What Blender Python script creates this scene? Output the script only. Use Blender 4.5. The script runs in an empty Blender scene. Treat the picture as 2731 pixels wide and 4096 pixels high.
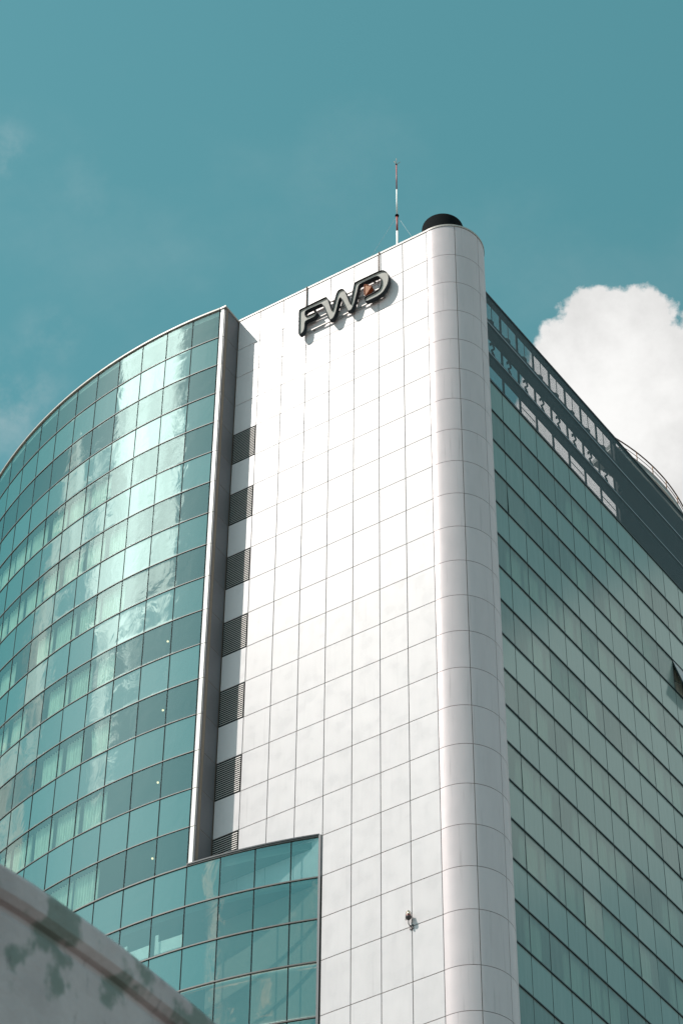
import bpy, math, random
from mathutils import Vector, Matrix

random.seed(7)
SC = bpy.context.scene
COL = SC.collection
R = math.radians

# ------------------------------------------------------------------ camera
GZ = 89.85                       # height of the top of the white wall above the street
YAW, PITCH, ROLL = -0.56383, 0.80711, 0.0098
CAM = Vector((34.1739, -60.148, -88.1994 + GZ))
FPX = 11237.2                    # focal length in pixels of the 4096-high frame
fwd = Vector((math.sin(YAW) * math.cos(PITCH), math.cos(YAW) * math.cos(PITCH), math.sin(PITCH)))
r0 = Vector((math.cos(YAW), -math.sin(YAW), 0)); u0 = r0.cross(fwd)
rt = r0 * math.cos(ROLL) + u0 * math.sin(ROLL)
up = -r0 * math.sin(ROLL) + u0 * math.cos(ROLL)
cd = bpy.data.cameras.new('camera')
cd.sensor_fit = 'VERTICAL'; cd.sensor_height = 36.0; cd.sensor_width = 36.0
cd.lens = 36.0 * FPX / 4096.0
cd.clip_start = 0.1; cd.clip_end = 6000
cd.dof.use_dof = True; cd.dof.focus_distance = 118.0; cd.dof.aperture_fstop = 9.0
cam = bpy.data.objects.new('camera', cd); COL.objects.link(cam)
cam.matrix_world = Matrix(((rt.x, up.x, -fwd.x, CAM.x), (rt.y, up.y, -fwd.y, CAM.y),
                           (rt.z, up.z, -fwd.z, CAM.z), (0, 0, 0, 1)))
SC.camera = cam

def to_px(P):
    d = Vector(P) - CAM; z = d.dot(fwd)
    return 1365.5 + FPX * d.dot(rt) / z, 2048 - FPX * d.dot(up) / z

def in_view(pts, m=160):
    q = [to_px(p) for p in pts]
    xs = [a for a, b in q]; ys = [b for a, b in q]
    return max(xs) > -m and min(xs) < 2731 + m and max(ys) > -m and min(ys) < 4096 + m

# ------------------------------------------------------------------ sun, sky, exposure
SUN = Vector((-0.87, -0.92, 1.70)).normalized()          # towards the sun
sd = bpy.data.lights.new('sun', 'SUN'); sd.energy = 3.7; sd.angle = R(0.53); sd.color = (1.0, 0.935, 0.865)
so = bpy.data.objects.new('sun', sd); COL.objects.link(so)
so.rotation_euler = SUN.to_track_quat('Z', 'Y').to_euler(); so.location = (-60, -60, 200)
SC.view_settings.view_transform = 'Standard'; SC.view_settings.look = 'None'
SC.view_settings.exposure = 0.2; SC.view_settings.gamma = 1.0; SC.view_settings.use_curve_mapping = False

W = bpy.data.worlds.new('World'); SC.world = W; W.use_nodes = True
wt = W.node_tree; wt.nodes.clear()
def N(t, typ, **kw):
    n = t.nodes.new(typ)
    for k, v in kw.items():
        setattr(n, k, v)
    return n
def L(t, a, b): t.links.new(a, b)
def mth(t, op, a, b=None, c=None, clamp=False):
    n = N(t, 'ShaderNodeMath', operation=op); n.use_clamp = clamp
    for i, v in enumerate((a, b, c)):
        if v is None: continue
        if isinstance(v, (int, float)): n.inputs[i].default_value = v
        else: L(t, v, n.inputs[i])
    return n.outputs[0]
def maprange(t, v, a, b, c=0.0, d=1.0, smooth=True):
    n = N(t, 'ShaderNodeMapRange'); n.interpolation_type = 'SMOOTHSTEP' if smooth else 'LINEAR'
    L(t, v, n.inputs[0])
    for i, q in zip((1, 2, 3, 4), (a, b, c, d)): n.inputs[i].default_value = q
    return n.outputs[0]
def mixc(t, f, a, b, typ='MIX'):
    n = N(t, 'ShaderNodeMixRGB', blend_type=typ)
    if isinstance(f, (int, float)): n.inputs[0].default_value = f
    else: L(t, f, n.inputs[0])
    for i, v in ((1, a), (2, b)):
        if isinstance(v, tuple): n.inputs[i].default_value = (*v[:3], 1)
        else: L(t, v, n.inputs[i])
    return n.outputs[0]

sky = N(wt, 'ShaderNodeTexSky', sky_type='NISHITA'); sky.sun_disc = False
sky.sun_elevation = math.asin(SUN.z); sky.sun_rotation = math.atan2(SUN.x, SUN.y)
sky.altitude = 20; sky.air_density = 1.0; sky.dust_density = 0.4; sky.ozone_density = 1.0
# the hazy teal of this sky: blue leans towards cyan, white stays white
ssp = N(wt, 'ShaderNodeSeparateColor'); L(wt, sky.outputs[0], ssp.inputs[0]); sr, sg, sb = ssp.outputs
scm = N(wt, 'ShaderNodeCombineColor')
L(wt, mth(wt, 'MAXIMUM', mth(wt, 'SUBTRACT', mth(wt, 'MULTIPLY', sr, 1.20), mth(wt, 'MULTIPLY', sb, 0.20)), 0.02), scm.inputs[0])
L(wt, mth(wt, 'ADD', mth(wt, 'MULTIPLY', sg, 0.81), mth(wt, 'MULTIPLY', sb, 0.19)), scm.inputs[1])
L(wt, mth(wt, 'ADD', mth(wt, 'MULTIPLY', sb, 0.43), mth(wt, 'MULTIPLY', sg, 0.57)), scm.inputs[2])
skyc = scm.outputs[0]
geo = N(wt, 'ShaderNodeNewGeometry')
neg = N(wt, 'ShaderNodeVectorMath', operation='SCALE'); neg.inputs[3].default_value = -1.0
L(wt, geo.outputs['Incoming'], neg.inputs[0])
dirv = neg.outputs[0]
def noise(t, vec, scale, detail=6, rough=0.55, off=(0, 0, 0), dist=0.0):
    m = N(t, 'ShaderNodeMapping'); L(t, vec, m.inputs[0]); m.inputs['Location'].default_value = off
    n = N(t, 'ShaderNodeTexNoise'); L(t, m.outputs[0], n.inputs['Vector'])
    n.inputs['Scale'].default_value = scale; n.inputs['Detail'].default_value = detail
    n.inputs['Roughness'].default_value = rough; n.inputs['Distortion'].default_value = dist
    return n.outputs[0]
def vdot(t, vec, c):
    n = N(t, 'ShaderNodeVectorMath', operation='DOT_PRODUCT'); L(t, vec, n.inputs[0])
    n.inputs[1].default_value = c; return n.outputs['Value']
def pix_dir(x, y):
    return (fwd + rt * (x - 1365.5) / FPX + up * (2048 - y) / FPX).normalized()
# the cumulus head beside the tower, a union of puffs around sky directions
PUFFS = [(2560, 1780, 520), (2415, 1285, 165), (2565, 1275, 150), (2480, 1560, 330), (2290, 1490, 190), (2840, 1540, 300)]
edge = noise(wt, dirv, 48.0, 8, 0.58, (3.1, 1.7, 0.4))
fine = noise(wt, dirv, 210.0, 6, 0.6, (0.4, 5.0, 2.0))
wob = mth(wt, 'ADD', mth(wt, 'MULTIPLY', mth(wt, 'SUBTRACT', edge, 0.5), 1.25), mth(wt, 'MULTIPLY', mth(wt, 'SUBTRACT', fine, 0.5), 0.5))
best = None
for (x, y, rad) in PUFFS:
    c = pix_dir(x, y); a = rad / FPX
    ang = mth(wt, 'ARCCOSINE', mth(wt, 'MINIMUM', vdot(wt, dirv, c), 0.9999999))
    s = mth(wt, 'SUBTRACT', 1.0, mth(wt, 'DIVIDE', ang, a))
    s = mth(wt, 'MULTIPLY', s, rad / 220.0)
    best = s if best is None else mth(wt, 'SMOOTH_MAX', best, s, 0.12)
cum = maprange(wt, mth(wt, 'ADD', best, mth(wt, 'MULTIPLY', wob, 0.75)), -0.02, 0.16)
# scattered fair-weather cloud all over the sky
sepd = N(wt, 'ShaderNodeSeparateXYZ'); L(wt, dirv, sepd.inputs[0])
zc = mth(wt, 'MAXIMUM', sepd.outputs[2], 0.06)
pl = N(wt, 'ShaderNodeCombineXYZ')
L(wt, mth(wt, 'DIVIDE', sepd.outputs[0], zc), pl.inputs[0]); L(wt, mth(wt, 'DIVIDE', sepd.outputs[1], zc), pl.inputs[1])
field = noise(wt, pl.outputs[0], 2.4, 8, 0.56, (24.449, -14.703, 1.042), 0.25)
scat = maprange(wt, field, 0.542, 0.605)
wisp = mth(wt, 'MULTIPLY', maprange(wt, noise(wt, pl.outputs[0], 5.0, 7, 0.6, (2.3, 7.9, 0)), 0.50, 0.80), 0.07)
up_ok = maprange(wt, sepd.outputs[2], 0.0, 0.12)
scat = mth(wt, 'MULTIPLY', mth(wt, 'MAXIMUM', scat, wisp), up_ok)
sund = mth(wt, 'MAXIMUM', vdot(wt, dirv, SUN), 0.0)
fs = mth(wt, 'POWER', sund, 40.0)
# cloud body: self shading from soft noise, brighter towards the sun
shade = maprange(wt, noise(wt, dirv, 17.0, 8, 0.6, (8.0, 2.0, 6.0)), 0.30, 0.70, 0.80, 1.10)
cb = mth(wt, 'MULTIPLY', shade, mth(wt, 'ADD', 5.2, mth(wt, 'MULTIPLY', fs, 15.0)))
cloudc = mixc(wt, 1.0, (1.0, 0.995, 0.98), cb, 'MULTIPLY')
# thin shreds of the same cloud drifting over the left of the tower
shred = None
for (x, y, rad, op) in ((40, 1620, 330, 0.26), (10, 610, 190, 0.18), (200, 1350, 200, 0.12), (330, 760, 260, 0.05)):
    ang = mth(wt, 'ARCCOSINE', mth(wt, 'MINIMUM', vdot(wt, dirv, pix_dir(x, y)), 0.9999999))
    q_ = mth(wt, 'MULTIPLY', maprange(wt, ang, 0.0, rad / FPX, 1.0, 0.0), op)
    shred = q_ if shred is None else mth(wt, 'MAXIMUM', shred, q_)
shred = mth(wt, 'MULTIPLY', shred, maprange(wt, noise(wt, dirv, 34.0, 8, 0.62, (1.2, 4.4, 0.7)), 0.38, 0.66))
cover = mth(wt, 'MAXIMUM', mth(wt, 'MAXIMUM', cum, scat), shred)
final = mixc(wt, cover, skyc, cloudc)
bg = N(wt, 'ShaderNodeBackground'); bg.inputs[1].default_value = 0.15
L(wt, final, bg.inputs[0])
wo = N(wt, 'ShaderNodeOutputWorld'); L(wt, bg.outputs[0], wo.inputs[0])

# ------------------------------------------------------------------ materials
MATS = {}
def new_mat(name):
    m = bpy.data.materials.new(name); m.use_nodes = True
    t = m.node_tree; t.nodes.clear()
    o = N(t, 'ShaderNodeOutputMaterial')
    MATS[name] = m
    return m, t, o
def rand_coord(t):
    """object coordinates shifted by a random amount per object"""
    tc = N(t, 'ShaderNodeTexCoord'); oi = N(t, 'ShaderNodeObjectInfo')
    cm = N(t, 'ShaderNodeCombineXYZ')
    L(t, mth(t, 'MULTIPLY', oi.outputs['Random'], 97.0), cm.inputs[0])
    L(t, mth(t, 'MULTIPLY', oi.outputs['Random'], 531.0), cm.inputs[2])
    ad = N(t, 'ShaderNodeVectorMath', operation='ADD')
    L(t, tc.outputs['Object'], ad.inputs[0]); L(t, cm.outputs[0], ad.inputs[1])
    return tc.outputs['Object'], ad.outputs[0], oi.outputs['Random']
def stretch(t, vec, sc):
    m = N(t, 'ShaderNodeMapping'); L(t, vec, m.inputs[0]); m.inputs['Scale'].default_value = sc
    return m.outputs[0]
def simple(name, col, rough=0.5, metal=0.0, var=0.08, scale=3.0, bump=0.0, spec=0.5, coat=0.0):
    m, t, o = new_mat(name)
    b = N(t, 'ShaderNodeBsdfPrincipled'); L(t, b.outputs[0], o.inputs[0])
    obj, rc, rnd = rand_coord(t)
    n = noise(t, rc, scale, 5, 0.6)
    k = maprange(t, n, 0.25, 0.75, 1 - var, 1 + var, False)
    L(t, mixc(t, 1.0, tuple(col), k, 'MULTIPLY'), b.inputs['Base Color'])
    b.inputs['Roughness'].default_value = rough; b.inputs['Metallic'].default_value = metal
    b.inputs['Specular IOR Level'].default_value = spec; b.inputs['Coat Weight'].default_value = coat
    if bump:
        bp = N(t, 'ShaderNodeBump'); bp.inputs['Distance'].default_value = bump; L(t, n, bp.inputs['Height'])
        L(t, bp.outputs[0], b.inputs['Normal'])
    return m

def white_panel(name, base=(0.72, 0.672, 0.676), rough=0.30, metal=0.0, bump=0.0025, spec=0.095, dirt=0.90):
    m, t, o = new_mat(name)
    b = N(t, 'ShaderNodeBsdfPrincipled'); L(t, b.outputs[0], o.inputs[0])
    obj, rc, rnd = rand_coord(t)
    soil = maprange(t, noise(t, stretch(t, rc, (2.2, 2.2, 0.5)), 1.0, 6, 0.6), 0.35, 0.8, 1.0, 0.93)
    tone = mth(t, 'ADD', 0.97, mth(t, 'MULTIPLY', rnd, 0.04))
    drip = maprange(t, noise(t, stretch(t, rc, (9, 9, 0.35)), 1.0, 4, 0.5), 0.58, 0.80, 1.0, dirt)
    k = mth(t, 'MULTIPLY', mth(t, 'MULTIPLY', soil, tone), drip)
    L(t, mixc(t, 1.0, base, k, 'MULTIPLY'), b.inputs['Base Color'])
    L(t, maprange(t, noise(t, rc, 1.4, 4, 0.5), 0.3, 0.7, rough - 0.05, rough + 0.06), b.inputs['Roughness'])
    b.inputs['Specular IOR Level'].default_value = spec; b.inputs['Metallic'].default_value = metal
    # oil-canning of thin sheet metal
    bp = N(t, 'ShaderNodeBump'); bp.inputs['Distance'].default_value = bump
    L(t, noise(t, rc, 1.3, 2, 0.4), bp.inputs['Height']); L(t, bp.outputs[0], b.inputs['Normal'])
    return m
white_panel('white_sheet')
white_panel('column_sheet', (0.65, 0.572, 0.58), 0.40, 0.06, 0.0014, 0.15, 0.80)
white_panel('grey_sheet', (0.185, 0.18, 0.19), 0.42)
simple('joint', (0.25, 0.195, 0.155), 0.85)
simple('sealant_black', (0.035, 0.03, 0.027), 0.8)
simple('coping', (0.42, 0.385, 0.35), 0.5, 0.1)
simple('fin_white', (0.80, 0.76, 0.72), 0.4)
simple('transom_metal', (0.13, 0.125, 0.12), 0.55, 0.1)
simple('gasket', (0.018, 0.024, 0.026), 0.8, 0, 0.08, 3, 0, 0.1)
simple('dark_metal', (0.030, 0.040, 0.046), 0.5, 0.3)
simple('side_metal', (0.035, 0.055, 0.062), 0.5, 0.2)
simple('louvre_metal', (0.52, 0.49, 0.46), 0.5, 0.0)
simple('louvre_void', (0.015, 0.018, 0.02), 0.9)  # near-black plate stands in for the unlit hollow behind the slats
simple('screen_slat', (0.075, 0.115, 0.125), 0.55, 0.2)
simple('screen_back', (0.012, 0.020, 0.024), 0.8)
simple('screen_rail', (0.20, 0.25, 0.28), 0.5)
simple('interior', (0.07, 0.12, 0.112), 0.9)
simple('interior_pale', (0.86, 0.88, 0.82), 0.9)
simple('concrete_roof', (0.34, 0.33, 0.32), 0.9)
simple('black_steel', (0.006, 0.008, 0.009), 0.9, 0, 0.1, 3, 0, 0.05)
simple('mast_red', (0.36, 0.035, 0.025), 0.5)
simple('mast_white', (0.80, 0.78, 0.74), 0.5)
simple('wire', (0.45, 0.45, 0.44), 0.5)
simple('sign_side', (0.035, 0.042, 0.048), 0.6, 0.0, 0.08, 3, 0, 0.15)
simple('sign_face', (0.42, 0.40, 0.365), 0.6, 0.0, 0.12, 6, 0, 0.1)
simple('sign_rail', (0.30, 0.28, 0.27), 0.5, 0.2)
simple('sign_orange', (0.36, 0.085, 0.03), 0.6, 0, 0.08, 3, 0, 0.1)
simple('sign_amber', (0.40, 0.17, 0.085), 0.6, 0, 0.08, 3, 0, 0.1)
simple('sash_pane', (0.50, 0.475, 0.475), 0.35)  # opaque pale tone paints in the bright reflection on the open pane
simple('rusty_rod', (0.20, 0.13, 0.10), 0.7, 0.2, 0.3, 12)
simple('rail_rust', (0.36, 0.19, 0.10), 0.6, 0.1, 0.2, 8)
simple('rail_brown', (0.13, 0.085, 0.07), 0.6, 0.1)
simple('lamp_iron', (0.085, 0.075, 0.075), 0.5, 0.3, 0.25, 20)
simple('lamp_red', (0.28, 0.06, 0.05), 0.3)
simple('lamp_glass', (0.72, 0.60, 0.42), 0.12, 0.0, 0.1, 10, 0, 0.8)
simple('ground', (0.11, 0.096, 0.085), 0.9, 0, 0.2, 0.3)

def curtain_mat():
    m, t, o = new_mat('curtain_cloth')
    d = N(t, 'ShaderNodeBsdfDiffuse'); tr = N(t, 'ShaderNodeBsdfTranslucent'); mx = N(t, 'ShaderNodeMixShader')
    obj, rc, rnd = rand_coord(t)
    k = maprange(t, noise(t, stretch(t, rc, (14, 14, 0.8)), 1.0, 3), 0.3, 0.7, 0.80, 1.05)
    c = mixc(t, 1.0, (0.94, 0.92, 0.82), k, 'MULTIPLY')
    L(t, c, d.inputs[0]); L(t, c, tr.inputs[0]); mx.inputs[0].default_value = 0.25
    L(t, d.outputs[0], mx.inputs[1]); L(t, tr.outputs[0], mx.inputs[2]); L(t, mx.outputs[0], o.inputs[0])
curtain_mat()

def glass(name, body=None, trans=None, refl=0.34, tint=(0.72, 0.98, 0.92), wave=0.0065, bow=0.0010, rough=0.015, veil=0.0, veilcol=(0.3, 0.36, 0.34), frost=0.0):
    """coated facade glass: a mirror coat over a tinted see-through or an opaque back-painted body"""
    m, t, o = new_mat(name)
    obj, rc, rnd = rand_coord(t)
    # roller waves and pillowing of each pane
    n1 = noise(t, stretch(t, rc, (1.0, 1.0, 0.55)), 1.5, 3, 0.45, dist=0.6)
    sp = N(t, 'ShaderNodeSeparateXYZ'); L(t, obj, sp.inputs[0])
    x2 = mth(t, 'MULTIPLY', sp.outputs[0], sp.outputs[0]); z2 = mth(t, 'MULTIPLY', sp.outputs[2], sp.outputs[2])
    sgn = mth(t, 'SUBTRACT', mth(t, 'MULTIPLY', rnd, 2.6), 0.9)
    bowh = mth(t, 'MULTIPLY', mth(t, 'ADD', x2, mth(t, 'MULTIPLY', z2, 0.6)), sgn)
    # edge roll: tempered panes curl where they sit in the gaskets
    ez = mth(t, 'POWER', mth(t, 'MULTIPLY', mth(t, 'ABSOLUTE', sp.outputs[2]), 1.25), 14.0)
    h = mth(t, 'ADD', mth(t, 'MULTIPLY', n1, wave * 10), mth(t, 'MULTIPLY', bowh, bow * 10))
    h = mth(t, 'ADD', h, mth(t, 'MULTIPLY', ez, 0.012))
    bp = N(t, 'ShaderNodeBump'); bp.inputs['Distance'].default_value = 0.1; bp.inputs['Strength'].default_value = 1.0
    L(t, h, bp.inputs['Height'])
    nrm = bp.outputs[0]
    if frost:
        b2 = N(t, 'ShaderNodeBump'); b2.inputs['Distance'].default_value = frost
        L(t, noise(t, rc, 26, 4, 0.6), b2.inputs['Height']); L(t, nrm, b2.inputs['Normal']); nrm = b2.outputs[0]
    gl = N(t, 'ShaderNodeBsdfGlossy'); gl.inputs['Roughness'].default_value = rough
    gl.inputs['Color'].default_value = (*tint, 1); L(t, nrm, gl.inputs['Normal'])
    if trans:
        bd = N(t, 'ShaderNodeBsdfTransparent'); bd.inputs[0].default_value = (*trans, 1)
    else:
        bd = N(t, 'ShaderNodeBsdfDiffuse')
        k = mth(t, 'ADD', 0.90, mth(t, 'MULTIPLY', rnd, 0.2))
        L(t, mixc(t, 1.0, body, k, 'MULTIPLY'), bd.inputs[0])
    fr = N(t, 'ShaderNodeFresnel'); fr.inputs[0].default_value = 1.5; L(t, nrm, fr.inputs['Normal'])
    f = mth(t, 'ADD', refl, mth(t, 'MULTIPLY', fr.outputs[0], 1 - refl), clamp=True)
    f = mth(t, 'MULTIPLY', f, mth(t, 'ADD', 0.94, mth(t, 'MULTIPLY', rnd, 0.10)), clamp=True)
    gb = N(t, 'ShaderNodeNewGeometry'); outer = mth(t, 'SUBTRACT', 1.0, gb.outputs['Backfacing'])
    f = mth(t, 'MULTIPLY', f, outer)     # the coat is on the street face only
    mx = N(t, 'ShaderNodeMixShader'); L(t, f, mx.inputs[0]); L(t, bd.outputs[0], mx.inputs[1]); L(t, gl.outputs[0], mx.inputs[2])
    out = mx.outputs[0]
    if veil:  # pale streaky diffuse layer; on the side glass it stands in for reflected cloud
        dd = N(t, 'ShaderNodeBsdfDiffuse'); dd.inputs[0].default_value = (*veilcol, 1)
        dn = mth(t, 'MULTIPLY', noise(t, stretch(t, rc, (5, 5, 0.45)), 1.0, 6, 0.65), 0.55)
        run = maprange(t, noise(t, stretch(t, rc, (16, 16, 0.5)), 1.0, 4, 0.6), 0.55, 0.8)
        dfac = mth(t, 'MULTIPLY', mth(t, 'ADD', mth(t, 'ADD', 0.62, dn), mth(t, 'MULTIPLY', run, 0.12)), veil, clamp=True)
        dfac = mth(t, 'MULTIPLY', dfac, outer)
        m2 = N(t, 'ShaderNodeMixShader'); L(t, dfac, m2.inputs[0]); L(t, out, m2.inputs[1]); L(t, dd.outputs[0], m2.inputs[2]); out = m2.outputs[0]
    L(t, out, o.inputs[0])
    return m
glass('glass_vision', trans=(0.86, 0.98, 0.945), veil=0.015, refl=0.26)
glass('glass_spandrel', body=(0.020, 0.078, 0.072), veil=0.03, refl=0.34)
glass('glass_podium', trans=(0.84, 0.93, 0.92), refl=0.30, veil=0.02)
SD = (0.43, 0.515, 0.495)  # diffuse colour painting in the bright sky mirrored by the side glass
glass('glass_side', trans=(0.50, 0.64, 0.59), refl=0.17, tint=(0.78, 0.93, 0.88), veil=0.50, veilcol=SD, rough=0.10, wave=0.001)
glass('glass_side_spandrel', body=(0.12, 0.19, 0.18), refl=0.17, tint=(0.78, 0.93, 0.88), veil=0.50, veilcol=SD, rough=0.10, wave=0.001)
glass('glass_side_wet', trans=(0.34, 0.50, 0.44), refl=0.17, tint=(0.80, 0.92, 0.86), veil=0.48, veilcol=SD, rough=0.12, wave=0.001, frost=0.004)

def emit(name, col, s):
    m, t, o = new_mat(name); e = N(t, 'ShaderNodeEmission'); e.inputs[0].default_value = (*col, 1); e.inputs[1].default_value = s
    L(t, e.outputs[0], o.inputs[0])
emit('lamp_lit', (1.0, 0.74, 0.42), 1.7)

def wall_mat():
    m, t, o = new_mat('mouldy_render')
    b = N(t, 'ShaderNodeBsdfPrincipled'); L(t, b.outputs[0], o.inputs[0]); b.inputs['Roughness'].default_value = 0.9
    tc = N(t, 'ShaderNodeTexCoord'); v = tc.outputs['Object']
    base = mixc(t, maprange(t, noise(t, v, 2.2, 8, 0.62, (1, 2, 3)), 0.3, 0.7), (0.43, 0.365, 0.37), (0.58, 0.50, 0.50))
    mold = maprange(t, noise(t, stretch(t, v, (1, 1.5, 1.0)), 3.5, 4, 0.52, (1.3, 6.1, 2.7)), 0.50, 0.58)
    c1 = mixc(t, mth(t, 'MULTIPLY', mold, 0.70), base, (0.10, 0.17, 0.135))
    grime = maprange(t, noise(t, stretch(t, v, (1, 5, 1.2)), 3.0, 8, 0.7, (7, 1, 2)), 0.58, 0.72)
    c2 = mixc(t, mth(t, 'MULTIPLY', grime, 0.72), c1, (0.10, 0.10, 0.11))
    L(t, c2, b.inputs['Base Color'])
    bp = N(t, 'ShaderNodeBump'); bp.inputs['Distance'].default_value = 0.012; L(t, noise(t, v, 14, 8, 0.65), bp.inputs['Height']); L(t, bp.outputs[0], b.inputs['Normal'])
wall_mat()

# ------------------------------------------------------------------ mesh helpers
def mesh(name, V, F, mat, smooth=False):
    me = bpy.data.meshes.new(name); me.from_pydata([tuple(v) for v in V], [], F); me.update()
    for m in (mat if isinstance(mat, (list, tuple)) else [mat]): me.materials.append(MATS[m])
    if smooth:
        for p in me.polygons: p.use_smooth = True
    return me
def place(name, me, parent=None, loc=(0, 0, 0), rz=0.0, rot=None):
    o = bpy.data.objects.new(name, me); COL.objects.link(o)
    o.location = loc; o.rotation_euler = rot if rot else (0, 0, rz)
    if parent: o.parent = parent
    return o
def tag(o, label, cat, group=None):
    o['label'] = label; o['category'] = cat
    if group: o['group'] = group
    return o
def box_vf(x0, x1, y0, y1, z0, z1, b=0):
    V = [(x, y, z) for z in (z0, z1) for y in (y0, y1) for x in (x0, x1)]
    F = [(0, 2, 3, 1), (4, 5, 7, 6), (0, 1, 5, 4), (2, 6, 7, 3), (0, 4, 6, 2), (1, 3, 7, 5)]
    return V, [tuple(i + b for i in f) for f in F]
def boxes(name, L_, mat, parent=None):
    V, F = [], []
    for bx in L_:
        v, f = box_vf(*bx, b=len(V)); V += v; F += f
    return place(name, mesh(name, V, F, mat), parent)
def slab_panel_mesh(name, w, h, mat, t=0.022, c=0.006):
    """a sheet panel in the xz plane centred on the origin, front towards -y, edges rounded over"""
    V = []
    for (dx, dz, y) in ((w / 2, h / 2, t), (w / 2, h / 2, c), (w / 2 - c, h / 2 - c, 0)):
        V += [(-dx, y, -dz), (dx, y, -dz), (dx, y, dz), (-dx, y, dz)]
    F = [(8, 9, 10, 11)]
    for a in (0, 4):
        for i in range(4):
            j = (i + 1) % 4; F.append((a + i, a + j, a + 4 + j, a + 4 + i))
    return mesh(name, V, F, mat)
def sweep(name, path, prof, mat, parent=None, closed=False, smooth=False, caps=True):
    """prof: (out, z) points; path: list of (x, y, nx, ny)"""
    V, F = [], []; m = len(prof)
    for (x, y, nx, ny) in path:
        for (o_, z) in prof: V.append((x + nx * o_, y + ny * o_, z))
    n = len(path)
    for i in range(n if closed else n - 1):
        j = (i + 1) % n
        for k in range(m):
            l = (k + 1) % m
            F.append((i * m + k, i * m + l, j * m + l, j * m + k))
    if caps and not closed:
        F.append(tuple(range(m))); F.append(tuple(range((n - 1) * m, n * m))[::-1])
    return place(name, mesh(name, V, F, mat, smooth), parent)
def tube(name, pts, rad, mat, parent=None, seg=10, closed=False):
    pts = [Vector(p) for p in pts]; rads = rad if isinstance(rad, (list, tuple)) else [rad] * len(pts)
    V, F = [], []; n = len(pts); ref = None
    for i, p in enumerate(pts):
        if closed: d = pts[(i + 1) % n] - pts[i - 1]
        else: d = pts[min(i + 1, n - 1)] - pts[max(i - 1, 0)]
        d.normalize()
        if ref is None: ref = Vector((1, 0, 0)) if abs(d.x) < 0.8 else Vector((0, 1, 0))
        a = (ref - d * ref.dot(d)).normalized(); b = d.cross(a); ref = a
        for k in range(seg):
            w = 2 * math.pi * k / seg
            V.append(p + (a * math.cos(w) + b * math.sin(w)) * rads[i])
    for i in range(n if closed else n - 1):
        j = (i + 1) % n
        for k in range(seg):
            l = (k + 1) % seg; F.append((i * seg + k, i * seg + l, j * seg + l, j * seg + k))
    if not closed:
        F.append(tuple(range(seg))[::-1]); F.append(tuple(range((n - 1) * seg, n * seg)))
    return place(name, mesh(name, V, F, mat, True), parent)
def lathe(name, prof, mat, parent=None, loc=(0, 0, 0), seg=24):
    V, F = [], []; m = len(prof)
    for i in range(seg):
        w = 2 * math.pi * i / seg
        for (r_, z) in prof: V.append((r_ * math.cos(w), r_ * math.sin(w), z))
    for i in range(seg):
        j = (i + 1) % seg
        for k in range(m - 1): F.append((i * m + k, j * m + k, j * m + k + 1, i * m + k + 1))
    return place(name, mesh(name, V, F, mat, True), parent, loc)
ORD = ['first', 'second', 'third', 'fourth', 'fifth', 'sixth', 'seventh', 'eighth', 'ninth', 'tenth', 'eleventh', 'twelfth',
       'thirteenth', 'fourteenth', 'fifteenth']

# ------------------------------------------------------------------ the tower: grid measured off the facade
HR = 1.70                                    # panel row
def zr(r): return GZ - HR * r - (0.4286 if r > 20.5 else 0.0)
PW = 1.1182                                  # panel width
C8X = -8.8896
GAP = 0.023

ground = boxes('ground', [(-700, 700, -700, 700, -1.0, 0.0)], 'ground'); ground['kind'] = 'structure'

tower = bpy.data.objects.new('office_tower', None); COL.objects.link(tower); tower.location = (0, 0, 0)
tag(tower, 'tall office tower of white metal panels, curved teal glass and a rounded corner', 'building')

# --- white panel wall
facade = boxes('white_wall', [(C8X, 0.143, 0.03, 0.4, 0.0, GZ + 0.08)], 'joint', tower)
pm = {}
def panel(parent, mat, x0, x1, z0, z1, y=0.0):
    w, h = round(x1 - x0 - GAP, 4), round(z1 - z0 - GAP, 4)
    key = (w, h, mat)
    if key not in pm: pm[key] = slab_panel_mesh('panel', w, h, mat)
    return place('panel', pm[key], parent, ((x0 + x1) / 2, y, (z0 + z1) / 2))
for c in range(8):
    xr = -PW * c; xl = -PW * (c + 1) if c < 7 else C8X
    for r in range(0, 24):
        if c == 7 and r >= 4 and r % 2 == 0: continue
        if c >= 4 and r >= 18: continue
        z1, z0 = zr(r) + (0.10 if r == 0 else 0), zr(r + 1)
        if in_view([(xl, 0, z0), (xr, 0, z1), (xl, 0, z1), (xr, 0, z0)]):
            panel(facade, 'white_sheet', xl, xr, z0, z1)

# rain-stained sealant showing in the joints of the upper wall
rs = random.Random(5)
for _ in range(46):
    c = rs.choice([2, 3, 4, 4, 5, 5, 6]); r = rs.choice([2, 3, 3, 4, 4, 5, 6, 7, 8])
    h = rs.uniform(0.04, 0.22); z = zr(r) - rs.choice([0.03, 0.05, rs.uniform(0.1, 1.3)])
    o = boxes('sealant', [(-0.014, 0.014, -0.003, 0.02, -h, 0.0)], 'sealant_black', facade); o.location = (-PW * c, 0, z)
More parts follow.
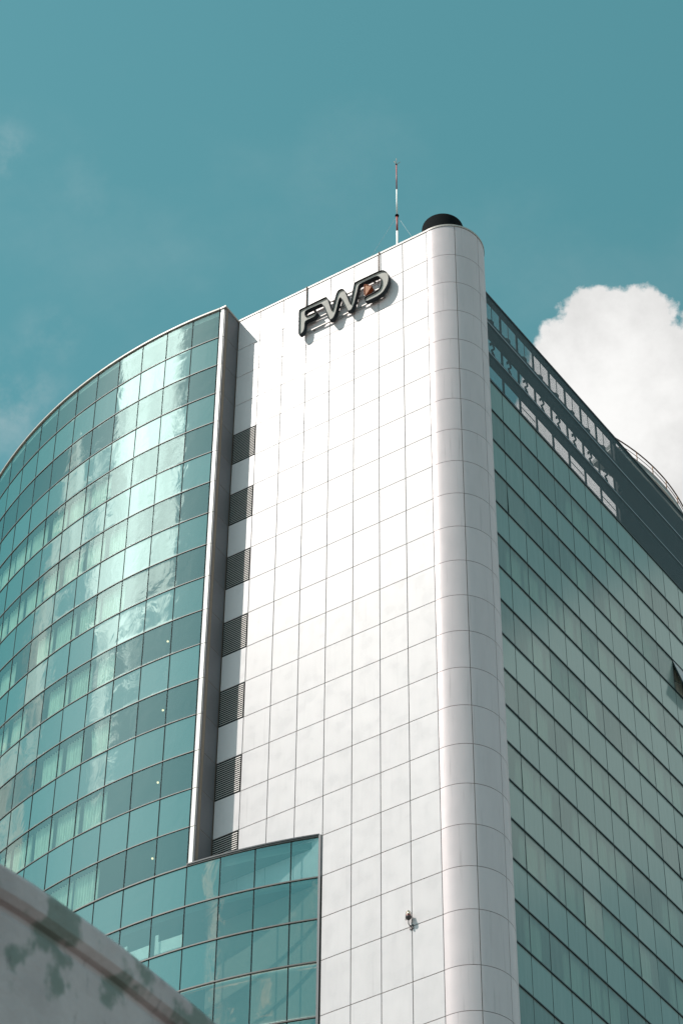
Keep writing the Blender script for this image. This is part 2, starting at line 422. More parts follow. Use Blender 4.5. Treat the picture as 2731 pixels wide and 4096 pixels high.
# --- louvres set into the wall beside the wing
slat_me = None
for r in range(4, 18, 2):
    x0, x1 = C8X + 0.012, -PW * 7 - 0.012
    z1, z0 = zr(r) - 0.012, zr(r + 1) + 0.012
    lv = boxes('louvre', [(x0, x1, 0.0, 0.028, z1 - 0.03, z1), (x0, x1, 0.0, 0.028, z0, z0 + 0.03),
                          (x0, x0 + 0.02, 0.0, 0.028, z0 + 0.03, z1 - 0.03), (x1 - 0.02, x1, 0.0, 0.028, z0 + 0.03, z1 - 0.03), (x0 + 0.021, x1 - 0.021, 0.016, 0.027, z0 + 0.031, z1 - 0.031)], 'louvre_void', tower)
    n = 17; st = (z1 - z0 - 0.06) / n
    if slat_me is None:
        w = x1 - x0 - 0.05
        V = [(-w / 2, 0.0, -0.040), (w / 2, 0.0, -0.040), (w / 2, 0.006, -0.004), (-w / 2, 0.006, -0.004),
             (-w / 2, 0.028, 0.006), (w / 2, 0.028, 0.006), (w / 2, 0.028, 0.014), (-w / 2, 0.028, 0.014)]
        F = [(0, 1, 2, 3), (3, 2, 6, 7), (7, 6, 5, 4), (4, 5, 1, 0), (1, 5, 6, 2), (0, 3, 7, 4)]
        slat_me = mesh('slat', V, F, 'louvre_metal')
    for i in range(n):
        place('slat', slat_me, lv, ((x0 + x1) / 2, -0.018, z0 + 0.03 + st * (i + 0.5)))

# --- rounded corner: centre, radius and joints of the bullnose
KX, KY, KR = 0.143, 1.431, 1.438
def kpt(th, off=0.0): return (KX + (KR + off) * math.sin(th), KY - (KR + off) * math.cos(th))
back = [(KX + (KR - 0.03) * math.sin(R(a)), KY - (KR - 0.03) * math.cos(R(a))) for a in range(0, 181, 6)]
V = []; F = []
ring = [(C8X, 2.86), (C8X, 0.41), (0.0, 0.41)] + back + [(0.0, 2.86)]
nb = len(ring)
V = [(x, y, 0.0) for x, y in ring] + [(x, y, GZ + 0.02) for x, y in ring]
F = [(i, (i + 1) % nb, nb + (i + 1) % nb, nb + i) for i in range(nb)] + [tuple(range(nb, 2 * nb))]
corner = place('rounded_corner', mesh('rounded_corner', V, F, 'joint'), tower)
joints = [(-5.71, 40.7), (40.7, 84.9), (84.9, 130.2), (130.2, 175.0)]
cpm = {}
for ji, (a0, a1) in enumerate(joints):
    for r in range(0, 24):
        z1, z0 = zr(r) + (0.10 if r == 0 else 0), zr(r + 1)
        if not in_view([(KX + KR, KY, z0), (0, 0, z0), (0, 0, z1)]): continue
        h = round(z1 - z0 - GAP, 4)
        if (ji, h) not in cpm:
            g = R(GAP / 2 / KR * 57.3)
            prof = []
            if ji == 0:
                prof = [(GAP / 2, 0.0, 0, -1)]
                angs = [R(0) + (R(a1) - g - R(0)) * i / 12 for i in range(13)]
            else:
                angs = [R(a0) + g + (R(a1) - R(a0) - 2 * g) * i / 13 for i in range(14)]
            for a in angs:
                x, y = kpt(a); prof.append((x, y, math.sin(a), -math.cos(a)))
            V, F = [], []
            for (x, y, nx, ny) in prof:
                for d, z in ((0, -h / 2), (0, h / 2), (-0.022, h / 2), (-0.022, -h / 2)):
                    V.append((x + nx * d, y + ny * d, z))
            q = len(prof)
            for i in range(q - 1):
                for k in range(4):
                    l = (k + 1) % 4; F.append((i * 4 + k, (i + 1) * 4 + k, (i + 1) * 4 + l, i * 4 + l))
            F.append((0, 1, 2, 3)); F.append((4 * q - 1, 4 * q - 2, 4 * q - 3, 4 * q - 4))
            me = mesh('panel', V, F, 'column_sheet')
            for p in me.polygons:
                p.use_smooth = len(p.vertices) == 4 and abs(p.normal.z) < 0.5
            me.set_sharp_from_angle(angle=R(35))
            cpm[(ji, h)] = me
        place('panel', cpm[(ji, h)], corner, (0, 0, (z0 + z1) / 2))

# --- coping along the wall head and round the corner
path = [(C8X, 0.0, 0, -1)] + [(-PW * i, 0.0, 0, -1) for i in range(7, -1, -1)]
path += [(*kpt(R(a)), math.sin(R(a)), -math.cos(R(a))) for a in range(0, 181, 5)]
zt = GZ + 0.10
sweep('coping', path, [(0.022, zt), (0.022, zt + 0.10), (-0.30, zt + 0.115), (-0.30, zt - 0.02), (-0.03, zt - 0.02), (-0.03, zt)], 'coping', tower)

# --- curved glass wing: circle through the joints
AX, AY, AR_ = -11.4535, 20.8672, 21.9694
TH0, DTH = R(5.971), R(3.24774)
def th(k): return TH0 - DTH * k
def apt(t, off=0.0): return (AX + (AR_ + off) * math.sin(t), AY - (AR_ + off) * math.cos(t))
TEND = math.asin((-4.585 - AX) / AR_)
KMAX = 14
def arcpath(t0, t1, n): return [(*apt(t0 + (t1 - t0) * i / n), math.sin(t0 + (t1 - t0) * i / n), -math.cos(t0 + (t1 - t0) * i / n)) for i in range(n + 1)]

vision_rows = {0, 2, 4, 6, 8, 10, 12, 14, 16, 18, 19, 20, 21}
# wall behind the glass: slabs and a back wall to every storey, and a plain glazed run beyond the frame
wing = sweep('curved_glass_wall', arcpath(th(-0.0), th(26), 60), [(-2.4, 0.0), (-2.4, GZ - 0.3), (-2.5, GZ - 0.3), (-2.5, 0.0)], 'interior', tower)
pod = sweep('podium_glass_wall', arcpath(R(17.0), th(26), 70), [(-1.9, 0.0), (-1.9, zr(17) - 0.4), (-2.3, zr(17) - 0.4), (-2.3, 0.0)], 'interior', tower)
far = sweep('spandrel', arcpath(th(KMAX), th(26), 30), [(-0.02, zr(23)), (-0.02, zr(0)), (-0.05, zr(0)), (-0.05, zr(23))], 'glass_spandrel', wing)
for r in range(0, 24):                       # floor and ceiling edges, dark backs to the spandrel rows
    if r > 17: break
    zt_, zb_ = zr(r), zr(r + 1)
    if r % 2 == 1:
        sweep('floor_slab', arcpath(th(0.02), th(KMAX), 40), [(-0.09, zb_ + 0.03), (-0.09, zt_ - 0.06), (-2.38, zt_ - 0.06), (-2.38, zb_ + 0.03)], 'interior', wing)
sweep('roof_slab', arcpath(th(0.02), th(26), 60), [(-0.06, GZ - 0.25), (-0.06, GZ - 0.05), (-9.0, GZ - 0.05), (-9.0, GZ - 0.25)], 'concrete_roof', wing)
for z in (zr(17) - 0.22, zr(18) - 0.06, zr(22) - 0.06):
    sweep('floor_slab', arcpath(TEND - 0.012, th(KMAX), 40), [(-0.09, z - 0.18), (-0.09, z + 0.1), (-1.88, z + 0.1), (-1.88, z - 0.18)], 'interior', pod)

chord = 2 * AR_ * math.sin(DTH / 2)
gm = {}
def bent_pane_mesh(w, h, mat, t=0.012, n=8):
    """a pane bent to the curve of the wing, bulging towards -y"""
    V, F = [], []
    for i in range(n + 1):
        x = (i / n - 0.5) * w; a = math.asin(x / AR_)
        y = AR_ * math.cos(math.asin(w / 2 / AR_)) - AR_ * math.cos(a)
        V += [(x, y, -h / 2), (x, y, h / 2), (x - math.sin(a) * t, y + t, h / 2), (x - math.sin(a) * t, y + t, -h / 2)]
    for i in range(n):
        for k in range(4):
            l = (k + 1) % 4; F.append((i * 4 + k, (i + 1) * 4 + k, (i + 1) * 4 + l, i * 4 + l))
    F.append((0, 1, 2, 3)); F.append((4 * n + 3, 4 * n + 2, 4 * n + 1, 4 * n))
    me = mesh('pane', V, F, mat, True); me.set_sharp_from_angle(angle=R(35))
    return me
def pane(parent, mat, t0, t1, z0, z1, gap=0.044):
    (x0, y0), (x1, y1) = apt(t0), apt(t1)          # t0 left, t1 right
    w = round(math.hypot(x1 - x0, y1 - y0) - gap, 4); h = round(z1 - z0 - 0.045, 4)
    if not in_view([(x0, y0, z0), (x1, y1, z1), (x0, y0, z1), (x1, y1, z0)]): return None
    key = (w, h, mat)
    if key not in gm: gm[key] = bent_pane_mesh(w, h, mat)
    rz = math.atan2(y1 - y0, x1 - x0)
    jx, jz = random.uniform(-1, 1) * R(0.16), random.uniform(-1, 1) * R(0.28)
    return place('pane', gm[key], parent, ((x0 + x1) / 2, (y0 + y1) / 2, (z0 + z1) / 2), rot=(jx, 0, rz + jz))
for r in range(0, 17):
    for k in range(0, KMAX):
        pane(wing, 'glass_vision' if r % 2 == 0 else 'glass_spandrel', th(k + 1), th(k), zr(r + 1), zr(r))
for r in range(17, 24):
    for k in range(-4, KMAX):
        t1 = th(k) if k > -4 else TEND
        pane(pod, 'glass_podium' if r in (18, 20, 21, 22, 23) or k < -1 else 'glass_spandrel', th(k + 1), t1, zr(r + 1), zr(r))
# transoms: a slim metal ledge at every row
def transom(parent, r, t0, t1, out=0.026, hh=0.034, mat='transom_metal'):
    z = zr(r)
    sweep('transom', arcpath(t0, t1, 48), [(out, z - hh / 2), (out, z + hh / 2), (-0.04, z + hh / 2), (-0.04, z - hh / 2)], mat, parent)
for r in range(1, 17): transom(wing, r, th(0.0), th(KMAX))
for r in range(17, 24): transom(pod, r, TEND, th(KMAX), 0.035, 0.048)
# mullions: dark recessed gaskets
for k in range(0, KMAX + 1):
    x, y = apt(th(k), 0.0); a = th(k)
    mu = boxes('mullion', [(-0.019, 0.019, -0.006, 0.03, 0, zr(0) - zr(17))], 'gasket', wing); mu.location = (x, y, zr(17)); mu.rotation_euler = (0, 0, a)
for k in range(-3, KMAX + 1):
    x, y = apt(th(k), 0.0); a = th(k)
    mu = boxes('mullion', [(-0.019, 0.019, -0.006, 0.03, 0, zr(17) - zr(24))], 'gasket', pod); mu.location = (x, y, zr(24)); mu.rotation_euler = (0, 0, a)
sweep('sill', arcpath(TEND, th(0.0), 24), [(0.055, zr(17) + 0.03), (0.055, zr(17) + 0.085), (-1.6, zr(17) + 0.085), (-1.6, zr(17) + 0.03)], 'dark_metal', pod)
xe, ye = apt(TEND)
boxes('jamb_frame', [(xe - 0.005, xe + 0.085, -0.05, 0.026, zr(24), zr(17) + 0.03)], 'dark_metal', pod)
# head coping of the wing
zt = zr(0) + 0.02
sweep('coping', arcpath(th(-0.0), th(26), 70), [(0.06, zt), (0.06, zt + 0.085), (-0.35, zt + 0.10), (-0.35, zt - 0.02), (-0.02, zt - 0.02), (-0.02, zt)], 'coping', wing)

# --- fin and return wall that close the wing against the white wall
fx, fy = apt(th(0)); fx -= 0.0
fin = boxes('wing_end_wall', [(fx + 0.05, C8X - 0.035, -0.88, 1.2, zr(17) + 0.05, GZ + 0.06)], 'joint', tower)
fin_me, ret_me, trim_me = {}, {}, {}
WX, WY = -8.975, -0.935
for r in range(0, 17):
    z1, z0 = zr(r) + (0.06 if r == 0 else 0), zr(r + 1) + (0.06 if r == 16 else 0)
    h = round(z1 - z0 - GAP, 4)
    if h not in fin_me:
        w = WX - fx - 0.02
        fin_me[h] = slab_panel_mesh('fin_panel', w, h, 'fin_white', 0.05)
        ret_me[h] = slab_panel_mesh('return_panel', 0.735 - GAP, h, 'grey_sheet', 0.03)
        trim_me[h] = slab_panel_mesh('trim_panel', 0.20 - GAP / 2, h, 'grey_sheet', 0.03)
    zc = (z0 + z1) / 2
    place('fin_panel', fin_me[h], fin, ((fx + WX) / 2 + 0.005, -0.965, zc), rz=R(5.0))
    place('return_panel', ret_me[h], fin, (C8X - 0.045 + 0.02, -0.3675, zc), rz=R(90))
    place('trim_panel', trim_me[h], fin, (C8X - 0.065 + 0.02, -0.835, zc), rz=R(90))
boxes('coping', [(fx, C8X + 0.01, -1.0, 1.2, GZ + 0.062, GZ + 0.16)], 'coping', fin)

# --- shaded side: glass grid behind the rounded corner
AZ = 0.07118; RPX, RPY = 1.06545, 3.69985; WR = 1.18193
RDX, RDY = math.sin(AZ), math.cos(AZ); RNX, RNY = math.cos(AZ), -math.sin(AZ)
def rpt(q, out=0.0): return (RPX + RDX * q + RNX * out, RPY + RDY * q + RNY * out)
RZ = math.atan2(RDY, RDX)
ZS0 = GZ - 6.68; HS = 1.68
def zs(j): return ZS0 - HS * j
Q0, Q1 = -0.98, 22.0
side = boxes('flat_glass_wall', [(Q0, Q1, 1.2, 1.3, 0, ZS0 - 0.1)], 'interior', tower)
side.location = (RPX, RPY, 0); side.rotation_euler = (0, 0, RZ)
sp_me = {}
AJAR = {(0, 3): 1.6, (0, 11): 0.9, (0, 13): 0.8, (3, 13): 0.7, (6, 9): 0.9, (6, 13): 0.7, (9, 9): 1.2}
WET = {(0, 3), (-1, 3), (7, 3), (4, 5), (9, 3), (8, 3), (2, 7), (3, 7)}
def local_box(name, L_, mat, parent):
    o = boxes(name, L_, mat, parent); return o
open_done = False
for j in range(0, 20):
    z1, z0 = zs(j), zs(j + 1)
    for i in range(-1, 15):
        qa, qb = (Q0 if i < 0 else WR * i), WR * (i + 1)
        if not in_view([(*rpt(qa), z0), (*rpt(qb), z1), (*rpt(qa), z1), (*rpt(qb), z0)], 120): continue
        w, h = round(qb - qa - 0.032, 4), round(HS - 0.05, 4)
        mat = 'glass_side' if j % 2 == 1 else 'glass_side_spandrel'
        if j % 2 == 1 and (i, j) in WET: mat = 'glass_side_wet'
        key = (w, mat)
        if key not in sp_me:
            me = slab_panel_mesh('pane', w, h, mat, 0.014, 0.002)
            sp_me[key] = me
        if (i, j) == (10, 3):
            continue
        tilt = R(AJAR.get((i, j), 0.0) + random.uniform(-0.12, 0.12))
        # local: x along wall, -y outwards; hinged at the head
        oy = -math.sin(tilt) * h / 2
        place('pane', sp_me[key], side, ((qa + qb) / 2, oy - 0.0, z1 - 0.0275 - math.cos(tilt) * h / 2), rot=(-tilt, 0, random.uniform(-1, 1) * R(0.15)))
    z = zs(j)
    if j % 2 == 0:
        local_box('floor_slab', [(Q0 + 0.02, Q1, 0.06, 1.19, z0 + 0.03, z1 - 0.03)], 'interior', side)
for j in range(0, 21):
    z = zs(j)
    local_box('transom', [(Q0, Q1, -0.045, 0.03, z - 0.024, z + 0.022)], 'side_metal', side)
for i in range(0, 16):
    q = WR * i
    local_box('mullion', [(q - 0.03, q + 0.03, 0.006, 0.03, zs(20), ZS0)], 'gasket', side)
# the open top-hung sash near the right edge of the wall
qa, qb = WR * 10 + 0.012, WR * 11 - 0.012
hz = zs(3) - 0.03; hh = HS - 0.06; ti = R(15)
sash = boxes('open_sash', [(qa - (qa + qb) / 2, -qa + (qa + qb) / 2, 0.0, 0.014, -hh, 0.0)], 'sash_pane', side)
sash.location = ((qa + qb) / 2, -0.02, hz); sash.rotation_euler = (-ti, 0, 0)
wq = (qb - qa) / 2
boxes('sash_frame', [(-wq, -wq + 0.05, 0.016, 0.06, -hh + 0.061, -0.01), (wq - 0.05, wq, 0.016, 0.06, -hh + 0.061, -0.01), (-wq, wq, 0.016, 0.06, -hh, -hh + 0.06)], 'dark_metal', side)
fr_ = [o for o in side.children if o.name.startswith('sash_frame')][-1]
fr_.location = sash.location; fr_.rotation_euler = sash.rotation_euler
tube('window_stay', [((qa + 0.06), 0.05, hz - hh * 0.62), (qa + 0.05, -0.17, hz - hh * 0.78), (qa + 0.05, -0.36, hz - hh * 0.90)], 0.012, 'dark_metal', side, 6)

# --- roof screen of fine louvre blades over an open frame
ZT, ZB = GZ - 1.375, GZ - 6.62
screen = boxes('roof_screen', [(8.95, Q1, 0.16, 0.3, ZB, ZT - 0.05)], 'screen_back', tower)
screen.location = side.location; screen.rotation_euler = side.rotation_euler
V, F = [], []
nsl = 78; st = (ZT - ZB) / nsl
for i in range(nsl):
    z = ZB + st * (i + 0.5)
    v, f = [(Q0, 0.0, z - 0.038), (Q1, 0.0, z - 0.038), (Q1, 0.0, z + 0.004), (Q0, 0.0, z + 0.004),
            (Q0, 0.018, z + 0.012), (Q1, 0.018, z + 0.012), (Q1, 0.018, z + 0.022), (Q0, 0.018, z + 0.022)], \
           [(0, 1, 2, 3), (3, 2, 6, 7), (7, 6, 5, 4), (4, 5, 1, 0), (1, 5, 6, 2), (0, 3, 7, 4)]
    b = len(V); V += v; F += [tuple(a + b for a in q) for q in f]
sl = place('slats', mesh('slats', V, F, 'screen_slat'), screen); sl['kind'] = 'stuff'
for za, zb in ((-3.19, -3.10), (-5.02, -4.95), (-1.40, -1.31), (-6.70, -6.60)):
    local_box('screen_rail', [(Q0, Q1, -0.03, 0.10, GZ + za, GZ + zb)], 'screen_rail' if za > -6 and za < -2 else 'dark_metal', screen)
# beams and posts behind the blades (solid bands between the openings)
BK = 0.06
for za, zb in ((-1.74, -1.42), (-3.98, -2.74), (-5.58, -4.72), (-6.66, -6.37)):
    local_box('beam', [(Q0, 8.95, BK, BK + 0.04, GZ + za, GZ + zb)], 'screen_back', screen)
for i in range(0, 8):
    q = WR * i + 0.27
    local_box('post', [(q - 0.06, q + 0.06, BK + 0.002, BK + 0.038, ZB, ZT - 0.06)], 'screen_back', screen)
for i in range(-1, 8):                        # gooseneck pipes and vent cowls, a thin stay in each bay
    q = WR * i + 0.27
    local_box('stay', [(q + 0.55, q + 0.575, BK + 0.01, BK + 0.03, GZ - 2.81, GZ - 1.64)], 'screen_back', screen)
    pts = [(q + 0.50 + 0.13 * math.cos(a), BK + 0.02, GZ - 4.20 + 0.14 * math.sin(a)) for a in [R(200 - 30 * s) for s in range(9)]]
    pts += [(q + 0.44, BK + 0.02, GZ - 4.48), (q + 0.62, BK + 0.02, GZ - 4.70)]
    tube('gooseneck_pipe', pts, 0.04, 'screen_back', screen, 8)
    d = lathe('vent_cowl', [(0.0, -0.14), (0.12, -0.13), (0.19, -0.05), (0.20, 0.06), (0.12, 0.13), (0.0, 0.14)], 'screen_back', screen, (q + 0.66, BK + 0.22, GZ - 2.55), 16)
    if i in (1, 4, 6): local_box('cross_brace', [(q + 0.1, q + 1.05, BK + 0.012, BK + 0.03, GZ - 6.02, GZ - 5.98)], 'screen_back', screen)
# deck of the lower roof behind the screen
deck = [(C8X, 2.9), (0.9, 2.9), rpt(Q1, -0.3), (C8X, 24.0)]
V = [(x, y, GZ - 7.2) for x, y in deck] + [(x, y, GZ - 7.0) for x, y in deck]
place('roof_deck', mesh('roof_deck', V, [(3, 2, 1, 0), (4, 5, 6, 7), (0, 1, 5, 4), (1, 2, 6, 5), (2, 3, 7, 6), (3, 0, 4, 7)], 'concrete_roof'), tower)

# --- round roof platform with a rusty guard rail
PX, PY, PR = -8.50, 17.35, 10.40
def ppt(a): return (PX + PR * math.cos(a), PY + PR * math.sin(a))
arc = [R(-23 + 2.0 * i) for i in range(48)]
pth = [(*ppt(a), math.cos(a), math.sin(a)) for a in arc]
ringp = sweep('roof_platform', pth, [(0.03, GZ - 0.86), (0.03, GZ - 0.60), (-1.2, GZ - 0.60), (-1.2, GZ - 0.86)], 'concrete_roof', tower)
sweep('drip_edge', pth, [(0.05, GZ - 0.92), (0.05, GZ - 0.862), (-0.2, GZ - 0.862), (-0.2, GZ - 0.92)], 'mast_white', ringp)
tube('handrail', [(*ppt(a), GZ) for a in arc], 0.032, 'rail_brown', ringp, 8)
tube('guard_bar', [(*ppt(a), GZ - 0.27) for a in arc], 0.016, 'rail_brown', ringp, 6)
tube('guard_bar', [(*ppt(a), GZ - 0.52) for a in arc], 0.014, 'rail_brown', ringp, 6)
for i in range(-1, 14):
    a = R(-14.0 + 5.9 * (i + 0) - 0.2)
    tube('rail_post', [(*ppt(a), GZ - 0.60), (*ppt(a), GZ)], 0.022, 'rail_rust', ringp, 6)

# --- plain body below the frame so the tower stands on the street
bodyz = zr(23) - 2.5
boxes('plinth', [(C8X, 0.12, -0.02, 0.03, 0.0, bodyz)], 'white_sheet', tower)
boxes('plinth', [(0.5, RPX - 0.35, 2.9, 20.0, 0.0, bodyz - 4)], 'interior', tower)

# ------------------------------------------------------------------ curtains in the rooms
def curtain_mesh(w, h, folds, amp, slant=0.0, seed=0):
    rg = random.Random(seed); n = folds * 6; V, F = [], []
    ph = [rg.uniform(-0.6, 0.6) for _ in range(n + 1)]
    rows = 7
    for j in range(rows):
        v = j / (rows - 1)
        for i in range(n + 1):
            u = i / n
            x = (u - 0.5) * w + slant * (1 - v) * (1 - u) * w
            y = amp * math.sin(2 * math.pi * folds * u + ph[i] * 0.5 + 0.25 * math.sin(3 * v + seed)) * (0.7 + 0.3 * (1 - v))
            V.append((x, y, (v - 0.5) * h))
    for j in range(rows - 1):
        for i in range(n):
            a = j * (n + 1) + i; F.append((a, a + 1, a + n + 2, a + n + 1))
    return mesh('curtain', V, F, 'curtain_cloth', True)
cvar = [curtain_mesh(1.06, 1.64, 8, 0.055, 0.0, 1), curtain_mesh(0.98, 1.64, 7, 0.06, 0.02, 2), curtain_mesh(1.10, 1.64, 9, 0.05, 0.0, 3),
        curtain_mesh(0.90, 1.62, 7, 0.06, 0.05, 4), curtain_mesh(1.0, 1.64, 9, 0.05, 0.22, 5)]
cnt = 0
for ri, r in enumerate(range(4, 18, 2)):
    for k in range(3, 12):
        t = (th(k) + th(k + 1)) / 2; x, y = apt(t, -0.26); zc = (zr(r) + zr(r + 1)) / 2 + 0.01
        if not in_view([(x, y, zc)], 40): continue
        rg = random.Random(r * 31 + k)
        if rg.random() < 0.06: continue
        if r == 12 and k == 3: me = cvar[4]
        else: me = cvar[rg.choice([0, 0, 1, 2, 2, 3])]
        sh = rg.uniform(-0.05, 0.06)
        o = place('curtain', me, None, (x + sh * math.cos(t), y + sh * math.sin(t), zc), rz=t)
        tag(o, 'pleated pale curtain behind curved glass, %s curtained row down, %s pane left of white fin' % (ORD[ri], ORD[k]), 'curtain', 'curtains behind the curved glass')
for ri, j in enumerate(range(1, 18, 2)):
    for i in range(0, 12):
        q = WR * (i + 0.42)
        x, y = rpt(q, -0.22); zc = zs(j) - HS / 2 + 0.01
        if not in_view([(x, y, zc)], 20): continue
        rg = random.Random(j * 57 + i)
        if rg.random() < 0.22 or (j <= 3 and i < 4): continue
        me = cvar[rg.choice([1, 3, 0])]
        o = place('curtain', me, None, (x, y, zc), rz=RZ)
        tag(o, 'dim curtain behind shaded side glass, %s curtained row down, %s pane from rounded corner' % (ORD[ri], ORD[i + 1]), 'curtain', 'curtains behind the side glass')
# lit downlights behind the second pane from the fin
for ri, r in enumerate((10, 12, 14, 16)):
    x, y = apt(th(1.55), -0.75)
    o = lathe('ceiling_light', [(0.0, -0.008), (0.026, -0.008), (0.034, -0.014), (0.04, 0.02), (0.0, 0.03)], 'lamp_lit', None, (x, y, zr(r) - 0.10), 14)
    tag(o, 'small lit ceiling downlight behind curved glass, %s of four from the top' % ORD[ri], 'ceiling light', 'downlights behind the curved glass')
# pale partitions seen through the lower glass
for k in (0, 1, 2):
    t = th(k + 0.55); x, y = apt(t, -0.24)
    o = boxes('partition', [(-0.40, 0.52, 0, 0.05, 0.30, 0.80), (-0.52, -0.40, 0, 0.05, 0.30, 1.1)], 'interior_pale')
    o.location = (x, y, zr(19)); o.rotation_euler = (0, 0, t)
    tag(o, 'pale office partition behind lower curved glass, %s pane left of the fin line' % ORD[k], 'partition', 'partitions behind the lower glass')

# ------------------------------------------------------------------ the letter sign
SIGN = [(-5.771, -2.938), (-5.784, -1.448), (-5.74, -1.387), (-4.542, -1.374), (-4.485, -1.39), (-4.439, -1.479), (-4.23, -2.43), (-4.023, -1.505), (-3.943, -1.342), (-3.831, -1.324), (-3.737, -1.364), (-3.662, -1.452), (-3.612, -1.594), (-3.365, -2.569), (-3.189, -1.392), (-3.122, -1.335), (-2.011, -1.344), (-1.845, -1.412), (-1.68, -1.619), (-1.601, -1.87), (-1.592, -2.149), (-1.656, -2.454), (-1.833, -2.759), (-2.052, -2.864), (-2.345, -2.874), (-2.657, -2.857), (-2.719, -2.748), (-2.731, -2.593), (-2.675, -2.54), (-2.198, -2.525), (-2.014, -2.445), (-1.94, -2.172), (-1.957, -1.863), (-2.048, -1.664), (-2.159, -1.583), (-2.973, -1.581), (-3.046, -2.007), (-3.191, -2.655), (-3.3, -2.929), (-3.403, -2.937), (-3.503, -2.889), (-3.541, -2.777), (-3.827, -1.805), (-3.9, -1.957), (-4.042, -2.657), (-4.132, -2.895), (-4.243, -2.948), (-4.355, -2.912), (-4.413, -2.669), (-4.688, -1.655), (-5.497, -1.63), (-5.482, -2.006), (-4.945, -2.008), (-4.899, -2.077), (-4.997, -2.252), (-5.128, -2.278), (-5.485, -2.267), (-5.486, -2.586), (-5.512, -2.815), (-5.603, -2.93), (-5.696, -2.955)]
TRI = [(-2.728, -1.788), (-2.684, -1.752), (-2.388, -2.042), (-2.374, -2.101), (-2.646, -2.485), (-2.72, -2.403)]
def chaikin(P, it=1):
    for _ in range(it):
        Q = []
        for i in range(len(P)):
            a, b = P[i], P[(i + 1) % len(P)]; d = math.hypot(b[0] - a[0], b[1] - a[1])
            e = min(0.25, 0.07 / max(d, 1e-6))
            Q += [(a[0] + (b[0] - a[0]) * e, a[1] + (b[1] - a[1]) * e), (b[0] + (a[0] - b[0]) * e, b[1] + (a[1] - b[1]) * e)]
        P = Q
    return P
def inset(P, d):
    n = len(P); out = []
    A = sum(P[i][0] * P[(i + 1) % n][1] - P[(i + 1) % n][0] * P[i][1] for i in range(n))
    sg = 1 if A > 0 else -1
    for i in range(n):
        a, b, c = P[i - 1], P[i], P[(i + 1) % n]
        e1 = Vector((b[0] - a[0], b[1] - a[1])).normalized(); e2 = Vector((c[0] - b[0], c[1] - b[1])).normalized()
        n1 = Vector((-e1.y, e1.x)) * sg; n2 = Vector((-e2.y, e2.x)) * sg
        m = (n1 + n2); m = m.normalized() if m.length > 1e-6 else n1
        k = d / max(0.5, m.dot(n1)); out.append((b[0] + m.x * k, b[1] + m.y * k))
    return out
sign = bpy.data.objects.new('letter_sign', None); COL.objects.link(sign); sign.location = (0, 0, 0)
tag(sign, 'dark channel letter sign with pale recessed face and orange triangle on white wall', 'sign')
SF, SB, SREC = -0.30, -0.11, -0.235
def channel(name, P, mwall, mface, rec):
    O = P; I = inset(P, 0.014); n = len(O); V = []; F = []
    for Q, y in ((O, SB), (O, SF), (I, SF - 0.0), (I, SB)):
        V += [(x, y, z + GZ) for x, z in Q]
    for a in range(3):
        for i in range(n):
            j = (i + 1) % n; F.append((a * n + i, a * n + j, (a + 1) * n + j, (a + 1) * n + i))
    w = place(name, mesh(name, V, F, mwall), sign)
    V = [(x, rec, z + GZ) for x, z in I] + [(x, SB + 0.004, z + GZ) for x, z in I]
    f = mesh('letter_face', V, [tuple(range(n)), tuple(range(n, 2 * n))[::-1]], mface)
    place('letter_face', f, w)
    return w
channel('letter_channel', chaikin(SIGN, 2), 'sign_side', 'sign_face', SREC)
tc_ = channel('triangle_channel', chaikin(TRI, 2), 'sign_orange', 'sign_amber', -0.27)
for o in tc_.children: o.name = 'triangle_face'
for z in (-2.74, -2.16, -1.52):
    boxes('mounting_rail', [(-5.50, -1.85, -0.105, -0.055, GZ + z - 0.03, GZ + z + 0.03)], 'sign_rail', sign)
for x in (-5.2, -4.3, -3.35, -2.4, -1.95):
    for z in (-2.74, -1.52):
        boxes('bracket', [(x - 0.03, x + 0.03, -0.055, -0.001, GZ + z - 0.05, GZ + z + 0.05)], 'sign_rail', sign)
for x, zb in ((-5.595, -1.40), (-2.178, -1.36)):
    tube('hanger_rod', [(x, -0.05, GZ + zb), (x, -0.05, GZ + 0.20), (x, 0.1, GZ + 0.24)], 0.02, 'rusty_rod', sign, 8)

# ------------------------------------------------------------------ roof things
mast = bpy.data.objects.new('lightning_mast', None); COL.objects.link(mast); mast.location = (-2.235, 1.5, GZ + 0.02)
tag(mast, 'thin red and white banded mast with forked tip standing on white wall roof', 'mast')
def seg(name, z0, z1, r_, mat): return tube(name, [(0, 0, z0), (0, 0, z1)], r_, mat, mast, 10)
seg('white_band', 0.0, 3.25, 0.046, 'mast_white'); seg('red_band', 3.25, 4.28, 0.040, 'mast_red')
lathe('collar', [(0.0, -0.06), (0.075, -0.055), (0.085, 0.0), (0.06, 0.05), (0.0, 0.06)], 'black_steel', mast, (0, 0, 4.30), 14)
seg('white_band', 4.3, 6.06, 0.030, 'mast_white'); seg('red_band', 6.06, 7.80, 0.025, 'mast_red')
for dx, dy, dz in ((-0.09, -0.02, 0.26), (0.0, 0.0, 0.42), (0.17, 0.03, 0.10)):
    tube('air_terminal', [(0, 0, 7.79), (dx, dy, 7.81 + dz)], 0.010, 'rail_rust', mast, 6)
lathe('tip_clamp', [(0.0, -0.04), (0.035, -0.03), (0.035, 0.03), (0.0, 0.04)], 'black_steel', mast, (0, 0, 7.80), 10)
for ex, ey in ((1.55, 0.9), (-1.9, -0.6)):
    tube('guy_wire', [(0, 0, 4.28), (ex, ey, 0.02)], 0.004, 'wire', mast, 5)

